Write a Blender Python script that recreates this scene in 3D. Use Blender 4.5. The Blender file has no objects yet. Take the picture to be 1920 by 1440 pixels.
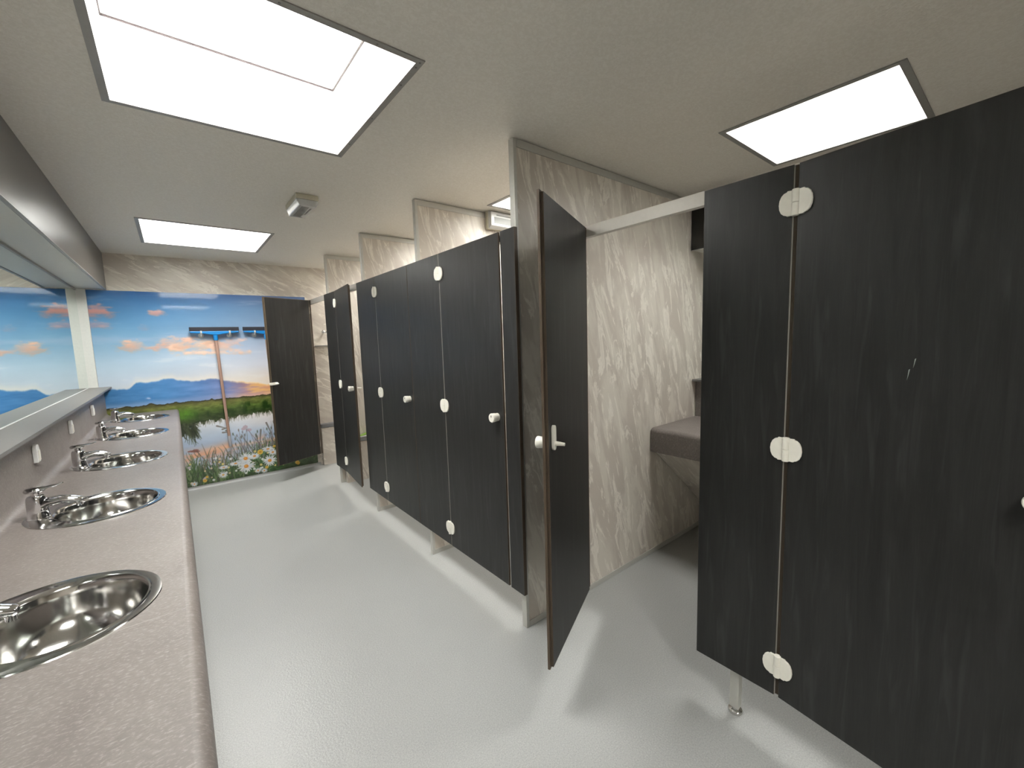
import bpy, bmesh, math, random
import numpy as np
from mathutils import Vector, Matrix

random.seed(7)
rng = np.random.default_rng(11)
SC = bpy.context.scene
COL = SC.collection

# ------------------------------------------------------------------ camera
H = 1.45
YAW, PITCH, ROLL, FPX = -38.7652, -6.1641, -1.7886, 785.49
cam_d = bpy.data.cameras.new('camera')
cam = bpy.data.objects.new('camera', cam_d)
COL.objects.link(cam)
_y, _p, _r = (math.radians(a) for a in (YAW, PITCH, ROLL))
fwd = Vector((math.sin(-_y) * math.cos(_p), math.cos(_y) * math.cos(_p), math.sin(_p)))
rt = Vector((math.cos(_y), math.sin(_y), 0))
up = rt.cross(fwd)
rt2 = rt * math.cos(_r) + up * math.sin(_r)
up2 = up * math.cos(_r) - rt * math.sin(_r)
M = Matrix((rt2, up2, -fwd)).transposed().to_4x4()
M.translation = (0, 0, H)
cam.matrix_world = M
cam_d.sensor_width = 36
cam_d.sensor_fit = 'HORIZONTAL'
cam_d.lens = FPX / 1920 * 36
cam_d.clip_start = 0.02
SC.camera = cam

# ------------------------------------------------------------------ world, exposure
SKY = 33.0
w = bpy.data.worlds.new('overcast_sky')
SC.world = w
w.use_nodes = True
bg = w.node_tree.nodes['Background']
bg.inputs['Color'].default_value = (1.0, 0.985, 0.955, 1)
bg.inputs['Strength'].default_value = SKY
SC.view_settings.view_transform = 'Standard'
SC.view_settings.look = 'None'
SC.view_settings.gamma = 1
SC.view_settings.use_curve_mapping = False
SC.view_settings.exposure = 0.0

# main dimensions (metres)
CEIL = 2.342
YE = 5.353          # end wall
YR = -2.2           # rear wall
XB = 3.05           # back wall of the cubicles
XM = -0.6185        # mirror plane
XU = -0.525         # upstand of the basin counter
ZC = 0.853          # counter height
ZLG = 1.124         # ledge below the mirror
ZS = 2.010          # underside of the soffit
XS = -0.419         # soffit face
XF = 1.258          # cubicle row front
XD = 1.238          # outer face of the row doors
XR = 1.5206         # outer face of the recessed doors
ZT, ZB = 1.950, 0.187
YP = 1.506          # near face of the big partition
TP = 0.0345         # partition thickness

# skylight openings in the ceiling: x0, x1, y0, y1
SKYS = [
    (-0.092, 0.690, 1.302, 2.118),
    (-0.098, 0.693, 3.872, 4.680),
    (-0.092, 0.690, -1.270, -0.455),
    (2.020, 2.615, 0.348, 0.926),
    (1.745, 2.340, 1.740, 2.330),
    (1.745, 2.340, 2.715, 3.305),
    (1.745, 2.340, 3.700, 4.290),
    (1.745, 2.340, 4.650, 5.240),
]
SHAFT = 0.30
for i, (a, b, c, d) in enumerate(SKYS):
    pname = 'skylight_rear_offscreen' if d < 0 else 'skylight_portal'
    L = bpy.data.lights.new(pname, 'AREA')
    L.shape = 'RECTANGLE'
    L.size, L.size_y = b - a, d - c
    L.cycles.is_portal = True
    o = bpy.data.objects.new(pname, L)
    o.location = ((a + b) / 2, (c + d) / 2, CEIL + SHAFT - 0.01)
    COL.objects.link(o)


# ------------------------------------------------------------------ materials
def srgb(r, g, b):
    f = lambda c: (c / 255 / 12.92) if c / 255 <= 0.04045 else ((c / 255 + 0.055) / 1.055) ** 2.4
    return (f(r), f(g), f(b), 1)


class NT:
    def __init__(self, name):
        self.m = bpy.data.materials.new(name)
        self.m.use_nodes = True
        self.t = self.m.node_tree
        self.b = self.t.nodes['Principled BSDF']

    def n(self, typ, **kw):
        nd = self.t.nodes.new(typ)
        for k, v in kw.items():
            if k in nd.inputs.keys():
                nd.inputs[k].default_value = v
            else:
                setattr(nd, k, v)
        return nd

    def l(self, a, b):
        self.t.links.new(a, b)

    def coord(self, scale=(1, 1, 1), rot=(0, 0, 0), src='Object'):
        tc = self.n('ShaderNodeTexCoord')
        mp = self.n('ShaderNodeMapping')
        mp.inputs['Scale'].default_value = scale
        mp.inputs['Rotation'].default_value = rot
        self.l(tc.outputs[src], mp.inputs['Vector'])
        return mp.outputs['Vector']

    def noise(self, vec, scale, detail=4, rough=0.55, dist=0.0):
        nd = self.n('ShaderNodeTexNoise')
        nd.inputs['Scale'].default_value = scale
        nd.inputs['Detail'].default_value = detail
        nd.inputs['Roughness'].default_value = rough
        nd.inputs['Distortion'].default_value = dist
        self.l(vec, nd.inputs['Vector'])
        return nd.outputs['Fac']

    def ramp(self, fac, stops):
        r = self.n('ShaderNodeValToRGB')
        el = r.color_ramp.elements
        while len(el) < len(stops):
            el.new(0.5)
        for e, (p, c) in zip(el, stops):
            e.position = p
            e.color = c
        self.l(fac, r.inputs['Fac'])
        return r.outputs['Color']

    def mix(self, fac, a, b, mode='MIX'):
        mx = self.n('ShaderNodeMix')
        mx.data_type = 'RGBA'
        mx.blend_type = mode
        for sock, v in ((mx.inputs[0], fac), (mx.inputs[6], a), (mx.inputs[7], b)):
            if hasattr(v, 'links') or hasattr(v, 'is_linked'):
                self.l(v, sock)
            else:
                sock.default_value = v
        return mx.outputs[2]

    def bump(self, h, strength, dist=0.001):
        bp = self.n('ShaderNodeBump')
        bp.inputs['Strength'].default_value = strength
        bp.inputs['Distance'].default_value = dist
        self.l(h, bp.inputs['Height'])
        self.l(bp.outputs['Normal'], self.b.inputs['Normal'])

    def set(self, col=None, rough=None, metal=None, **kw):
        for k, v in (('Base Color', col), ('Roughness', rough), ('Metallic', metal)):
            if v is None:
                continue
            if hasattr(v, 'links') or hasattr(v, 'is_linked'):
                self.l(v, self.b.inputs[k])
            else:
                self.b.inputs[k].default_value = v
        for k, v in kw.items():
            self.b.inputs[k.replace('_', ' ')].default_value = v
        return self.m


def plain(name, col, rough=0.5, metal=0.0, **kw):
    """plain plastic / metal with a faint procedural mottling"""
    t = NT(name)
    v = t.coord()
    f = t.noise(v, 60, 3)
    c = t.mix(f, tuple(x * 0.94 for x in col[:3]) + (1,), tuple(min(1, x * 1.05) for x in col[:3]) + (1,))
    return t.set(c, rough, metal, **kw)


def mat_floor():
    t = NT('grey_vinyl')
    v = t.coord()
    big = t.noise(v, 2.2, 3)
    fine = t.noise(v, 210, 2)
    vor = t.n('ShaderNodeTexVoronoi')
    vor.inputs['Scale'].default_value = 330
    t.l(v, vor.inputs['Vector'])
    c = t.ramp(fine, [(0.30, (0.30, 0.305, 0.295, 1)), (0.5, (0.375, 0.38, 0.368, 1)), (0.72, (0.46, 0.465, 0.45, 1))])
    c = t.mix(0.25, c, t.ramp(big, [(0.3, (0.35, 0.355, 0.343, 1)), (0.7, (0.40, 0.405, 0.39, 1))]))
    t.bump(t.noise(v, 130, 2, 0.6), 0.75, 0.0016)
    return t.set(c, 0.31, 0.0)


def mat_ceiling():
    t = NT('textured_ceiling')
    v = t.coord()
    f = t.noise(v, 95, 4, 0.6, 0.6)
    g = t.noise(v, 3.0, 2)
    c = t.mix(t.ramp(f, [(0.42, (0, 0, 0, 1)), (0.62, (1, 1, 1, 1))]), (0.80, 0.755, 0.675, 1), (0.86, 0.82, 0.745, 1))
    t.bump(f, 0.55, 0.003)
    return t.set(c, 0.55)


def mat_marble(name, rot):
    t = NT(name)
    v = t.coord(src='Object')
    # first turn the pattern, then stretch it along the veins
    rotn = t.n('ShaderNodeMapping')
    rotn.inputs['Rotation'].default_value = rot
    t.l(v, rotn.inputs['Vector'])
    st = t.n('ShaderNodeMapping')
    st.inputs['Scale'].default_value = (2.6, 2.6, 0.62)
    t.l(rotn.outputs['Vector'], st.inputs['Vector'])
    a = t.noise(st.outputs['Vector'], 3.4, 6, 0.60, 0.7)
    b = t.noise(st.outputs['Vector'], 5.5, 7, 0.68, 1.0)
    g = t.noise(v, 1.3, 3)
    base = t.ramp(g, [(0.3, (0.545, 0.490, 0.425, 1)), (0.7, (0.62, 0.555, 0.495, 1))])
    mid = t.mix(t.ramp(a, [(0.45, (0, 0, 0, 1)), (0.56, (0.8, 0.8, 0.8, 1))]), base, (0.72, 0.67, 0.59, 1))
    c = t.mix(t.ramp(b, [(0.535, (0, 0, 0, 1)), (0.585, (0.9, 0.9, 0.9, 1)), (0.66, (0.35, 0.35, 0.35, 1))]), mid, (0.86, 0.81, 0.73, 1))
    return t.set(c, 0.32)


def mat_black_wood():
    t = NT('black_ash_laminate')
    v = t.coord()
    st = t.n('ShaderNodeMapping')
    st.inputs['Scale'].default_value = (10, 10, 0.8)
    t.l(v, st.inputs['Vector'])
    a = t.noise(st.outputs['Vector'], 2.4, 6, 0.62, 1.2)
    st2 = t.n('ShaderNodeMapping')
    st2.inputs['Scale'].default_value = (90, 90, 2.2)
    t.l(v, st2.inputs['Vector'])
    b = t.noise(st2.outputs['Vector'], 4.0, 3)
    st3 = t.n('ShaderNodeMapping')
    st3.inputs['Scale'].default_value = (20, 20, 1.7)
    t.l(v, st3.inputs['Vector'])
    d = t.noise(st3.outputs['Vector'], 1.7, 4, 0.5, 0.6)
    c = t.ramp(a, [(0.35, (0.0150, 0.0146, 0.0138, 1)), (0.65, (0.0235, 0.0230, 0.0220, 1))])
    c = t.mix(t.ramp(d, [(0.56, (0, 0, 0, 1)), (0.70, (0.6, 0.6, 0.6, 1))]), c, (0.042, 0.042, 0.041, 1))
    c = t.mix(t.ramp(b, [(0.5, (0, 0, 0, 1)), (0.8, (0.35, 0.35, 0.35, 1))]), c, (0.036, 0.035, 0.034, 1))
    t.bump(b, 0.22, 0.0006)
    return t.set(c, 0.40, Specular_IOR_Level=0.36)


def mat_counter():
    t = NT('taupe_stone_laminate')
    v = t.coord()
    a = t.noise(v, 5, 6, 0.65, 0.8)
    st = t.n('ShaderNodeMapping')
    st.inputs['Scale'].default_value = (1.0, 2.2, 1.0)
    st.inputs['Rotation'].default_value = (0, 0, 0.5)
    t.l(v, st.inputs['Vector'])
    b = t.noise(st.outputs['Vector'], 95, 4, 0.7, 0.5)
    c = t.ramp(a, [(0.3, (0.165, 0.141, 0.129, 1)), (0.7, (0.212, 0.186, 0.171, 1))])
    c = t.mix(t.ramp(b, [(0.52, (0, 0, 0, 1)), (0.72, (0.75, 0.75, 0.75, 1))]), c, (0.37, 0.33, 0.305, 1))
    c = t.mix(t.ramp(b, [(0.28, (0.5, 0.5, 0.5, 1)), (0.46, (0, 0, 0, 1))]), c, (0.135, 0.115, 0.104, 1))
    t.bump(b, 0.12, 0.0006)
    return t.set(c, 0.42)


def mat_dome():
    t = NT('skylight_acrylic')
    tr = t.n('ShaderNodeBsdfTransparent')
    tr.inputs['Color'].default_value = (0.93, 0.94, 0.94, 1)
    tl = t.n('ShaderNodeBsdfTranslucent')
    tl.inputs['Color'].default_value = (0.85, 0.86, 0.86, 1)
    mx = t.n('ShaderNodeMixShader')
    f = t.noise(t.coord(), 6, 2)
    r = t.ramp(f, [(0.3, (0.16, 0.16, 0.16, 1)), (0.7, (0.24, 0.24, 0.24, 1))])
    t.l(r, mx.inputs[0])
    t.l(tr.outputs[0], mx.inputs[1])
    t.l(tl.outputs[0], mx.inputs[2])
    t.l(mx.outputs[0], t.t.nodes['Material Output'].inputs['Surface'])
    return t.m


def mat_mirror():
    t = NT('mirror_glass')
    f = t.noise(t.coord(), 3, 2)
    c = t.ramp(f, [(0.3, (0.80, 0.87, 0.84, 1)), (0.7, (0.82, 0.885, 0.86, 1))])
    return t.set(c, 0.0, 1.0)


def mat_mural():
    t = NT('printed_mural')
    a = t.n('ShaderNodeVertexColor')
    a.layer_name = 'print'
    t.l(a.outputs['Color'], t.b.inputs['Base Color'])
    t.b.inputs['Roughness'].default_value = 0.045
    t.b.inputs['Specular IOR Level'].default_value = 0.5
    return t.m


def mat_brushed(name, col, rough):
    t = NT(name)
    st = t.coord(scale=(60, 60, 2))
    f = t.noise(st, 5, 3)
    c = t.mix(f, tuple(x * 0.9 for x in col) + (1,), tuple(min(1, x * 1.06) for x in col) + (1,))
    return t.set(c, rough, 1.0)


MAT = dict(
    floor=mat_floor(), ceiling=mat_ceiling(),
    marble=mat_marble('beige_marble_laminate', (0, math.radians(15), 0)),
    marble_end=mat_marble('beige_marble_laminate_crossways', (0, math.radians(62), 0)),
    door=mat_black_wood(), counter=mat_counter(), dome=mat_dome(), mirror=mat_mirror(), mural=mat_mural(),
    edge=plain('brown_core_edge', (0.090, 0.064, 0.042, 1), 0.5),
    alu=plain('satin_aluminium', (0.58, 0.57, 0.53, 1), 0.38, 0.35),
    rail=plain('pale_aluminium_rail', (0.62, 0.585, 0.53, 1), 0.42, 0.15),
    frame=plain('grey_skylight_flange', (0.36, 0.35, 0.325, 1), 0.45, 0.2),
    shaft=plain('white_shaft_lining', (0.86, 0.86, 0.84, 1), 0.5),
    white=plain('ivory_plastic', (0.90, 0.865, 0.77, 1), 0.32),
    whiter=plain('white_plastic', (0.82, 0.82, 0.80, 1), 0.35),
    post=plain('white_painted_trim', (0.84, 0.84, 0.80, 1), 0.4),
    soffit=plain('dark_grey_laminate', (0.085, 0.078, 0.070, 1), 0.30),
    under=plain('pale_grey_board', (0.60, 0.59, 0.54, 1), 0.45),
    black=plain('black_laminate', (0.012, 0.011, 0.010, 1), 0.35),
    wallpaint=plain('pale_wall_board', (0.74, 0.69, 0.62, 1), 0.45),
    chrome=mat_brushed('chrome', (0.80, 0.80, 0.82), 0.06),
    steel=mat_brushed('polished_steel', (0.66, 0.65, 0.63), 0.13),
    ledge=plain('grey_ledge_laminate', (0.185, 0.172, 0.158, 1), 0.42),
    ledge_edge=plain('dark_ledge_edging', (0.16, 0.155, 0.15, 1), 0.4),
    seal=plain('white_sealant', (0.75, 0.75, 0.74, 1), 0.5),
    lens=plain('clear_lamp_lens', (0.58, 0.58, 0.57, 1), 0.12),
    lens_dark=plain('grey_lamp_panel', (0.20, 0.20, 0.19, 1), 0.4),
    ivory_dull=plain('yellowed_plastic', (0.60, 0.56, 0.44, 1), 0.45),
    rubber=plain('black_rubber', (0.012, 0.012, 0.020, 1), 0.6),
    blue=plain('blue_plastic', (0.010, 0.22, 0.58, 1), 0.35),
    handle=plain('brown_handle', (0.43, 0.27, 0.21, 1), 0.5),
    grip=plain('pale_grey_grip', (0.50, 0.50, 0.54, 1), 0.5),
    gasket=plain('brown_gasket', (0.045, 0.032, 0.032, 1), 0.7),
    joint=plain('pale_joint_filler', (0.40, 0.36, 0.34, 1), 0.6),
    dark=plain('slot_shade', (0.02, 0.02, 0.02, 1), 0.6),
    greyledge=plain('grey_boxing_top', (0.20, 0.20, 0.205, 1), 0.45),
    cloth=plain('white_cloth', (0.80, 0.80, 0.80, 1), 0.9),
    green=plain('green_cloth', (0.30, 0.48, 0.10, 1), 0.9),
    chip=plain('pale_scuff', (0.32, 0.36, 0.33, 1), 0.7),
)


# ------------------------------------------------------------------ mesh helpers
def box(bm, x0, x1, y0, y1, z0, z1, mi=0):
    vs = [bm.verts.new((x, y, z)) for x in (x0, x1) for y in (y0, y1) for z in (z0, z1)]
    idx = ((0, 1, 3, 2), (4, 6, 7, 5), (0, 4, 5, 1), (2, 3, 7, 6), (0, 2, 6, 4), (1, 5, 7, 3))
    fs = []
    for f in idx:
        fc = bm.faces.new([vs[i] for i in f])
        fc.material_index = mi
        fs.append(fc)
    return vs, fs


def prism(bm, pts, axis, a, b, mi=0, caps=True):
    """extrude a 2-D outline along an axis. axis y: pts are (x,z); axis x: (y,z); axis z: (x,y)"""
    def p3(p, t):
        return {'y': (p[0], t, p[1]), 'x': (t, p[0], p[1]), 'z': (p[0], p[1], t)}[axis]
    va = [bm.verts.new(p3(p, a)) for p in pts]
    vb = [bm.verts.new(p3(p, b)) for p in pts]
    n = len(pts)
    for i in range(n):
        f = bm.faces.new((va[i], va[(i + 1) % n], vb[(i + 1) % n], vb[i]))
        f.material_index = mi
    if caps:
        bm.faces.new(list(reversed(va))).material_index = mi
        bm.faces.new(vb).material_index = mi


def lathe(bm, prof, seg=32, axis='z', origin=(0, 0, 0), mi=0, sx=1.0, sy=1.0, cap=False):
    """prof: list of (radius, height)"""
    rings = []
    for r, h in prof:
        ring = []
        for i in range(seg):
            t = 2 * math.pi * i / seg
            u, v = r * math.cos(t) * sx, r * math.sin(t) * sy
            p = {'z': (u, v, h), 'x': (h, u, v), 'y': (u, h, v)}[axis]
            ring.append(bm.verts.new((p[0] + origin[0], p[1] + origin[1], p[2] + origin[2])))
        rings.append(ring)
    for a, b in zip(rings, rings[1:]):
        for i in range(seg):
            bm.faces.new((a[i], a[(i + 1) % seg], b[(i + 1) % seg], b[i])).material_index = mi
    if cap:
        bm.faces.new(list(reversed(rings[0]))).material_index = mi
        bm.faces.new(rings[-1]).material_index = mi
    return rings


def tube(bm, pts, radii, seg=16, flat=1.0, mi=0, cap=True):
    """swept round section through points with a radius each; flat squashes it vertically"""
    rings = []
    for k, (p, r) in enumerate(zip(pts, radii)):
        p = Vector(p)
        a = Vector(pts[max(0, k - 1)])
        b = Vector(pts[min(len(pts) - 1, k + 1)])
        d = (b - a).normalized()
        s = d.cross(Vector((0, 0, 1)))
        if s.length < 1e-4:
            s = Vector((0, 1, 0))
        s.normalize()
        u = s.cross(d).normalized()
        rings.append([bm.verts.new(p + s * (r * math.cos(2 * math.pi * i / seg)) + u * (r * flat * math.sin(2 * math.pi * i / seg))) for i in range(seg)])
    for a, b in zip(rings, rings[1:]):
        for i in range(seg):
            bm.faces.new((a[i], a[(i + 1) % seg], b[(i + 1) % seg], b[i])).material_index = mi
    if cap:
        bm.faces.new(list(reversed(rings[0])))
        bm.faces.new(rings[-1])


def obj(name, bm, mats, parent=None, smooth=False, bevel=0.0, seg=2, loc=None, rotz=None):
    bmesh.ops.recalc_face_normals(bm, faces=bm.faces[:])
    me = bpy.data.meshes.new(name)
    bm.to_mesh(me)
    bm.free()
    if not isinstance(mats, (list, tuple)):
        mats = [mats]
    for m in mats:
        me.materials.append(MAT[m] if isinstance(m, str) else m)
    o = bpy.data.objects.new(name, me)
    COL.objects.link(o)
    if smooth:
        for p in me.polygons:
            p.use_smooth = True
        try:
            me.set_sharp_from_angle(angle=math.radians(38))
        except Exception:
            pass
    if bevel:
        md = o.modifiers.new('bevel', 'BEVEL')
        md.width = bevel
        md.segments = seg
        md.limit_method = 'ANGLE'
        md.angle_limit = math.radians(40)
    if parent:
        o.parent = parent
    if loc:
        o.location = loc
    if rotz is not None:
        o.rotation_euler = (0, 0, rotz)
    return o


def tag(o, label, cat, group=None):
    o['label'] = label
    o['category'] = cat
    if group:
        o['group'] = group
    return o


def thing(name, label, cat, loc=(0, 0, 0), rotz=0.0, group=None):
    o = bpy.data.objects.new(name, None)
    COL.objects.link(o)
    o.location = loc
    o.rotation_euler = (0, 0, rotz)
    return tag(o, label, cat, group)


def struct(name, bm, m, label=None, **kw):
    o = obj(name, bm, m, **kw)
    o['kind'] = 'structure'
    if label:
        o['label'] = label
    return o


def copy_tree(o, parent=None):
    c = o.copy()
    COL.objects.link(c)
    c.parent = parent
    for ch in [k for k in bpy.data.objects if k.parent == o]:
        copy_tree(ch, c)
    return c


def BM():
    return bmesh.new()


# ------------------------------------------------------------------ room shell
bm = BM(); box(bm, -0.75, XB + 0.1, YR - 0.1, YE + 0.1, -0.06, 0.0)
struct('floor', bm, 'floor', 'light grey speckled vinyl floor')

# ceiling with holes for the skylights
HOLES = [(a - .006, b + .006, c - .006, d + .006) for a, b, c, d in SKYS]
xs = sorted({-0.75, XB + 0.1} | {v for s in HOLES for v in s[:2]})
ysx = sorted({YR - 0.1, YE + 0.1} | {v for s in HOLES for v in s[2:]})
bm = BM()
for i in range(len(xs) - 1):
    for j in range(len(ysx) - 1):
        cx, cy = (xs[i] + xs[i + 1]) / 2, (ysx[j] + ysx[j + 1]) / 2
        if any(s[0] < cx < s[1] and s[2] < cy < s[3] for s in HOLES):
            continue
        box(bm, xs[i], xs[i + 1], ysx[j], ysx[j + 1], CEIL, CEIL + 0.04)
bmesh.ops.remove_doubles(bm, verts=bm.verts[:], dist=1e-5)
inner = [f for f in bm.faces if abs(f.normal.z) < 0.5 and all(len(e.link_faces) > 2 for e in f.edges)]
bmesh.ops.delete(bm, geom=inner, context='FACES')
struct('ceiling', bm, 'ceiling', 'pale textured ceiling')

bm = BM(); box(bm, -0.75, XM - 0.006, YR, YE, 0, CEIL)
struct('wall_left', bm, 'wallpaint', 'wall behind the basin counter and mirror')
bm = BM(); box(bm, -0.75, XB + 0.1, YE, YE + 0.1, 0, CEIL)
struct('wall_end', bm, 'marble_end', 'end wall clad in beige marble-look board')
bm = BM(); box(bm, XB, XB + 0.1, YR, YE, 0, CEIL)
struct('wall_right', bm, 'wallpaint', 'back wall of the cubicles')
bm = BM(); box(bm, -0.75, XB + 0.1, YR - 0.1, YR, 0, CEIL)
struct('wall_rear', bm, 'marble_end', 'beige rear wall')

# coved vinyl skirting at the end wall
bm = BM()
pts = [(YE, 0.0)]
R = 0.028
for k in range(7):
    t = math.pi / 2 * k / 6
    pts.append((YE - 0.006 - R + R * math.sin(t), R - R * math.cos(t)))
pts += [(YE - 0.006, R + 0.004), (YE, R + 0.004)]
prism(bm, pts, 'x', -0.58, XF + 0.02)
struct('baseboard_end', bm, 'floor', 'coved grey vinyl skirting below the mural', smooth=True)

# white corner post where mirror meets the end wall
bm = BM(); box(bm, XM - 0.004, -0.557, YE - 0.022, YE - 0.0005, ZLG, ZS)
struct('trim_1', bm, 'post', 'white upright trim between mirror and mural', bevel=0.002)

# ------------------------------------------------------------------ mural
MX0, MX1, MZ0, MZ1 = -0.556, 1.247, 0.034, 2.004


def build_mural():
    step = 0.0040
    nx, nz = int((MX1 - MX0) / step) + 1, int((MZ1 - MZ0) / step) + 1
    X, Z = np.meshgrid(np.linspace(MX0, MX1, nx), np.linspace(MZ0, MZ1, nz))

    def vnoise(u, v, seed):
        r = np.random.default_rng(seed)
        g = r.random((64, 64))
        iu, iv = np.floor(u).astype(int), np.floor(v).astype(int)
        fu, fv = u - iu, v - iv
        fu, fv = fu * fu * (3 - 2 * fu), fv * fv * (3 - 2 * fv)
        a, b = g[iu % 64, iv % 64], g[(iu + 1) % 64, iv % 64]
        c, d = g[iu % 64, (iv + 1) % 64], g[(iu + 1) % 64, (iv + 1) % 64]
        return (a * (1 - fu) + b * fu) * (1 - fv) + (c * (1 - fu) + d * fu) * fv

    def fbm(su, sv, seed, oct=5, x=None, z=None):
        x = X if x is None else x
        z = Z if z is None else z
        s, amp, tot = 0, 1.0, 0
        for k in range(oct):
            s = s + amp * vnoise(x * su * 2 ** k + 13.7 * k, z * sv * 2 ** k + 5.1 * k, seed + k)
            tot += amp
            amp *= 0.55
        return s / tot

    def ss(a, b, v):
        t = np.clip((v - a) / (b - a), 0, 1)
        return t * t * (3 - 2 * t)

    def stops(v, table):
        zs_ = [t[0] for t in table]
        return np.stack([np.interp(v, zs_, [t[1][k] for t in table]) for k in range(3)], -1)

    img = np.zeros((nz, nx, 3))

    def over(mask, col):
        nonlocal img
        m = np.clip(mask, 0, 1)[..., None]
        img = img * (1 - m) + np.asarray(col, float) * m

    # sky
    left = stops(Z, [(0.9, (188, 206, 226)), (1.15, (196, 211, 228)), (1.35, (170, 200, 224)), (1.55, (122, 172, 210)), (1.75, (84, 146, 198)), (1.9, (62, 122, 182)), (2.0, (48, 100, 162))])
    right = stops(Z, [(0.9, (240, 215, 190)), (1.1, (238, 222, 205)), (1.25, (214, 214, 224)), (1.45, (176, 190, 214)), (1.65, (142, 168, 200)), (1.85, (112, 148, 190)), (2.0, (84, 112, 162))])
    k = ss(-0.5, 1.0, X)[..., None]
    img = left * (1 - k) + right * k
    img += ((fbm(2.2, 6, 3) - 0.5) * 16)[..., None]
    # thin veils
    over(ss(0.56, 0.78, fbm(1.6, 9, 21)) * ss(1.3, 1.7, Z) * 0.35, (190, 200, 222))
    over(ss(0.55, 0.75, fbm(3, 14, 31)) * ss(1.0, 1.2, Z) * (1 - ss(1.3, 1.5, Z)) * 0.35, (236, 236, 238))
    # clouds: x, z, half-width, half-height, colour, strength
    n1 = fbm(7, 16, 41)
    n2 = fbm(16, 30, 51)
    zn = lambda q: (q - q.mean()) / q.std()
    zn1, zn2, zn3 = zn(fbm(6, 13, 41)), zn(fbm(17, 34, 51)), zn(fbm(10, 22, 57))
    clouds = [
        (-0.53, 1.815, 0.16, 0.055, (214, 150, 142), 1.0), (-0.50, 1.695, 0.09, 0.028, (196, 160, 172), .8), (-0.44, 1.668, 0.05, .014, (206, 168, 172), .7),
        (-0.075, 1.806, 0.055, 0.028, (226, 168, 158), .9), (-0.195, 1.675, 0.042, 0.034, (190, 166, 182), .6),
        (-0.26, 1.502, 0.095, 0.042, (240, 188, 160), 1.0), (-0.10, 1.468, 0.12, 0.022, (226, 190, 186), .6),
        (-0.02, 1.512, 0.105, 0.055, (236, 186, 164), 1.0), (0.06, 1.455, 0.10, 0.035, (250, 206, 176), .9),
        (0.15, 1.545, 0.060, 0.032, (222, 180, 172), .8), (0.23, 1.475, 0.10, 0.055, (250, 202, 168), .95),
        (0.33, 1.52, 0.07, 0.045, (240, 190, 160), .9), (0.30, 1.405, 0.24, 0.034, (250, 210, 186), .95),
        (0.47, 1.475, 0.10, 0.060, (236, 196, 186), .8), (0.54, 1.41, 0.10, 0.035, (240, 204, 192), .75),
        (0.40, 1.445, 0.10, .045, (246, 200, 172), .9), (0.50, 1.50, 0.085, .045, (238, 196, 182), .85), (0.12, 1.50, .07, .045, (244, 192, 164), .9), (0.36, 1.395, .22, .022, (250, 214, 192), .9),
        (0.95, 1.60, 0.12, .05, (214, 180, 180), .7), (1.1, 1.36, .14, .04, (240, 200, 180), .8),
    ]
    for cx, cz, a, b, col, s in clouds:
        d = np.sqrt(((X - cx) / a) ** 2 + ((Z - cz) / b) ** 2)
        d = d * 0.86 + zn1 * 0.27 + zn2 * .19
        m = (1 - ss(0.25, 1.15, d)) * np.clip(0.75 + zn3 * .22, 0, 1)
        shade = ss(-1, 1.2, (Z - cz) / b)[..., None]
        c = np.asarray(col, float) * (0.90 + 0.12 * shade)
        over(m * s, c)
    # distant cloud bank over the horizon
    rx = [-.62, -.49, -.46, -.37, -.30, -.22, -.14, -.045, .06, .174, .225, .276, .36, .447, .579, .70, .80, 1.25]
    rz = [1.085, 1.087, 1.083, 1.078, 1.140, 1.138, 1.143, 1.158, 1.132, 1.113, 1.124, 1.132, 1.112, 1.099, 1.066, 1.045, 1.025, 1.0]
    ridge = np.interp(X, rx, rz) + (fbm(18, 1, 61, 4, X, np.zeros_like(X)) - 0.5) * 0.03
    inb = ss(-0.012, 0.010, ridge - Z)
    bank_c = stops(X, [(-.6, (56, 122, 184)), (-.1, (64, 132, 200)), (.2, (88, 132, 196)), (.45, (126, 134, 188)), (.62, (196, 146, 150)), (.8, (232, 160, 112)), (1.25, (240, 180, 120))])
    bank_c = bank_c + ((fbm(5, 22, 71) - .5) * 50)[..., None]
    glow = np.exp(-((Z - ridge - 0.01) / 0.035) ** 2)
    over(glow * 0.55 * ss(-.55, -.2, X), (240, 228, 216))
    over(inb, bank_c)
    over(np.exp(-((Z - ridge) / .010) ** 2) * ss(.42, .6, X) * .8, (252, 214, 150))
    over(ss(0.53, 0.70, fbm(4, 34, 81)) * inb * ss(.35, .75, X) * .9, (250, 190, 110))
    over((1 - ss(0.925, 0.985, Z)) * 0.55, stops(X, [(-.6, (150, 182, 220)), (.2, (150, 164, 210)), (.6, (230, 180, 170)), (1.2, (250, 190, 130))]))
    # far meadow
    hz = 0.916 + (fbm(26, 1, 91, 4, X, np.zeros_like(X)) - .5) * .020
    for bx, bh, bw in ((-.215, .018, .03), (-.02, .012, .02), (-.40, .012, .04), (.10, .006, .04), (.27, .010, .012), (.55, .008, .03)):
        hz = hz + bh * np.exp(-((X - bx) / bw) ** 2)
    meadow = stops(Z, [(0.66, (48, 60, 36)), (0.72, (58, 74, 38)), (0.765, (54, 74, 32)), (0.82, (86, 108, 42)), (0.88, (112, 116, 54)), (0.93, (72, 68, 42))])
    meadow = meadow * (0.72 + 0.6 * fbm(22, 50, 101))[..., None]
    over(ss(-.003, .003, hz - Z), meadow)
    over(ss(-.003, .003, hz - Z) * (1 - ss(.006, .014, hz - Z)) * .8, (50, 48, 34))
    tuft = ss(0.47, 0.6, fbm(12, 7, 111)) * ss(.72, .76, Z) * (1 - ss(.83, .88, Z)) * ss(.45, .62, X)
    over(tuft * .9, (34, 62, 20))
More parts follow.
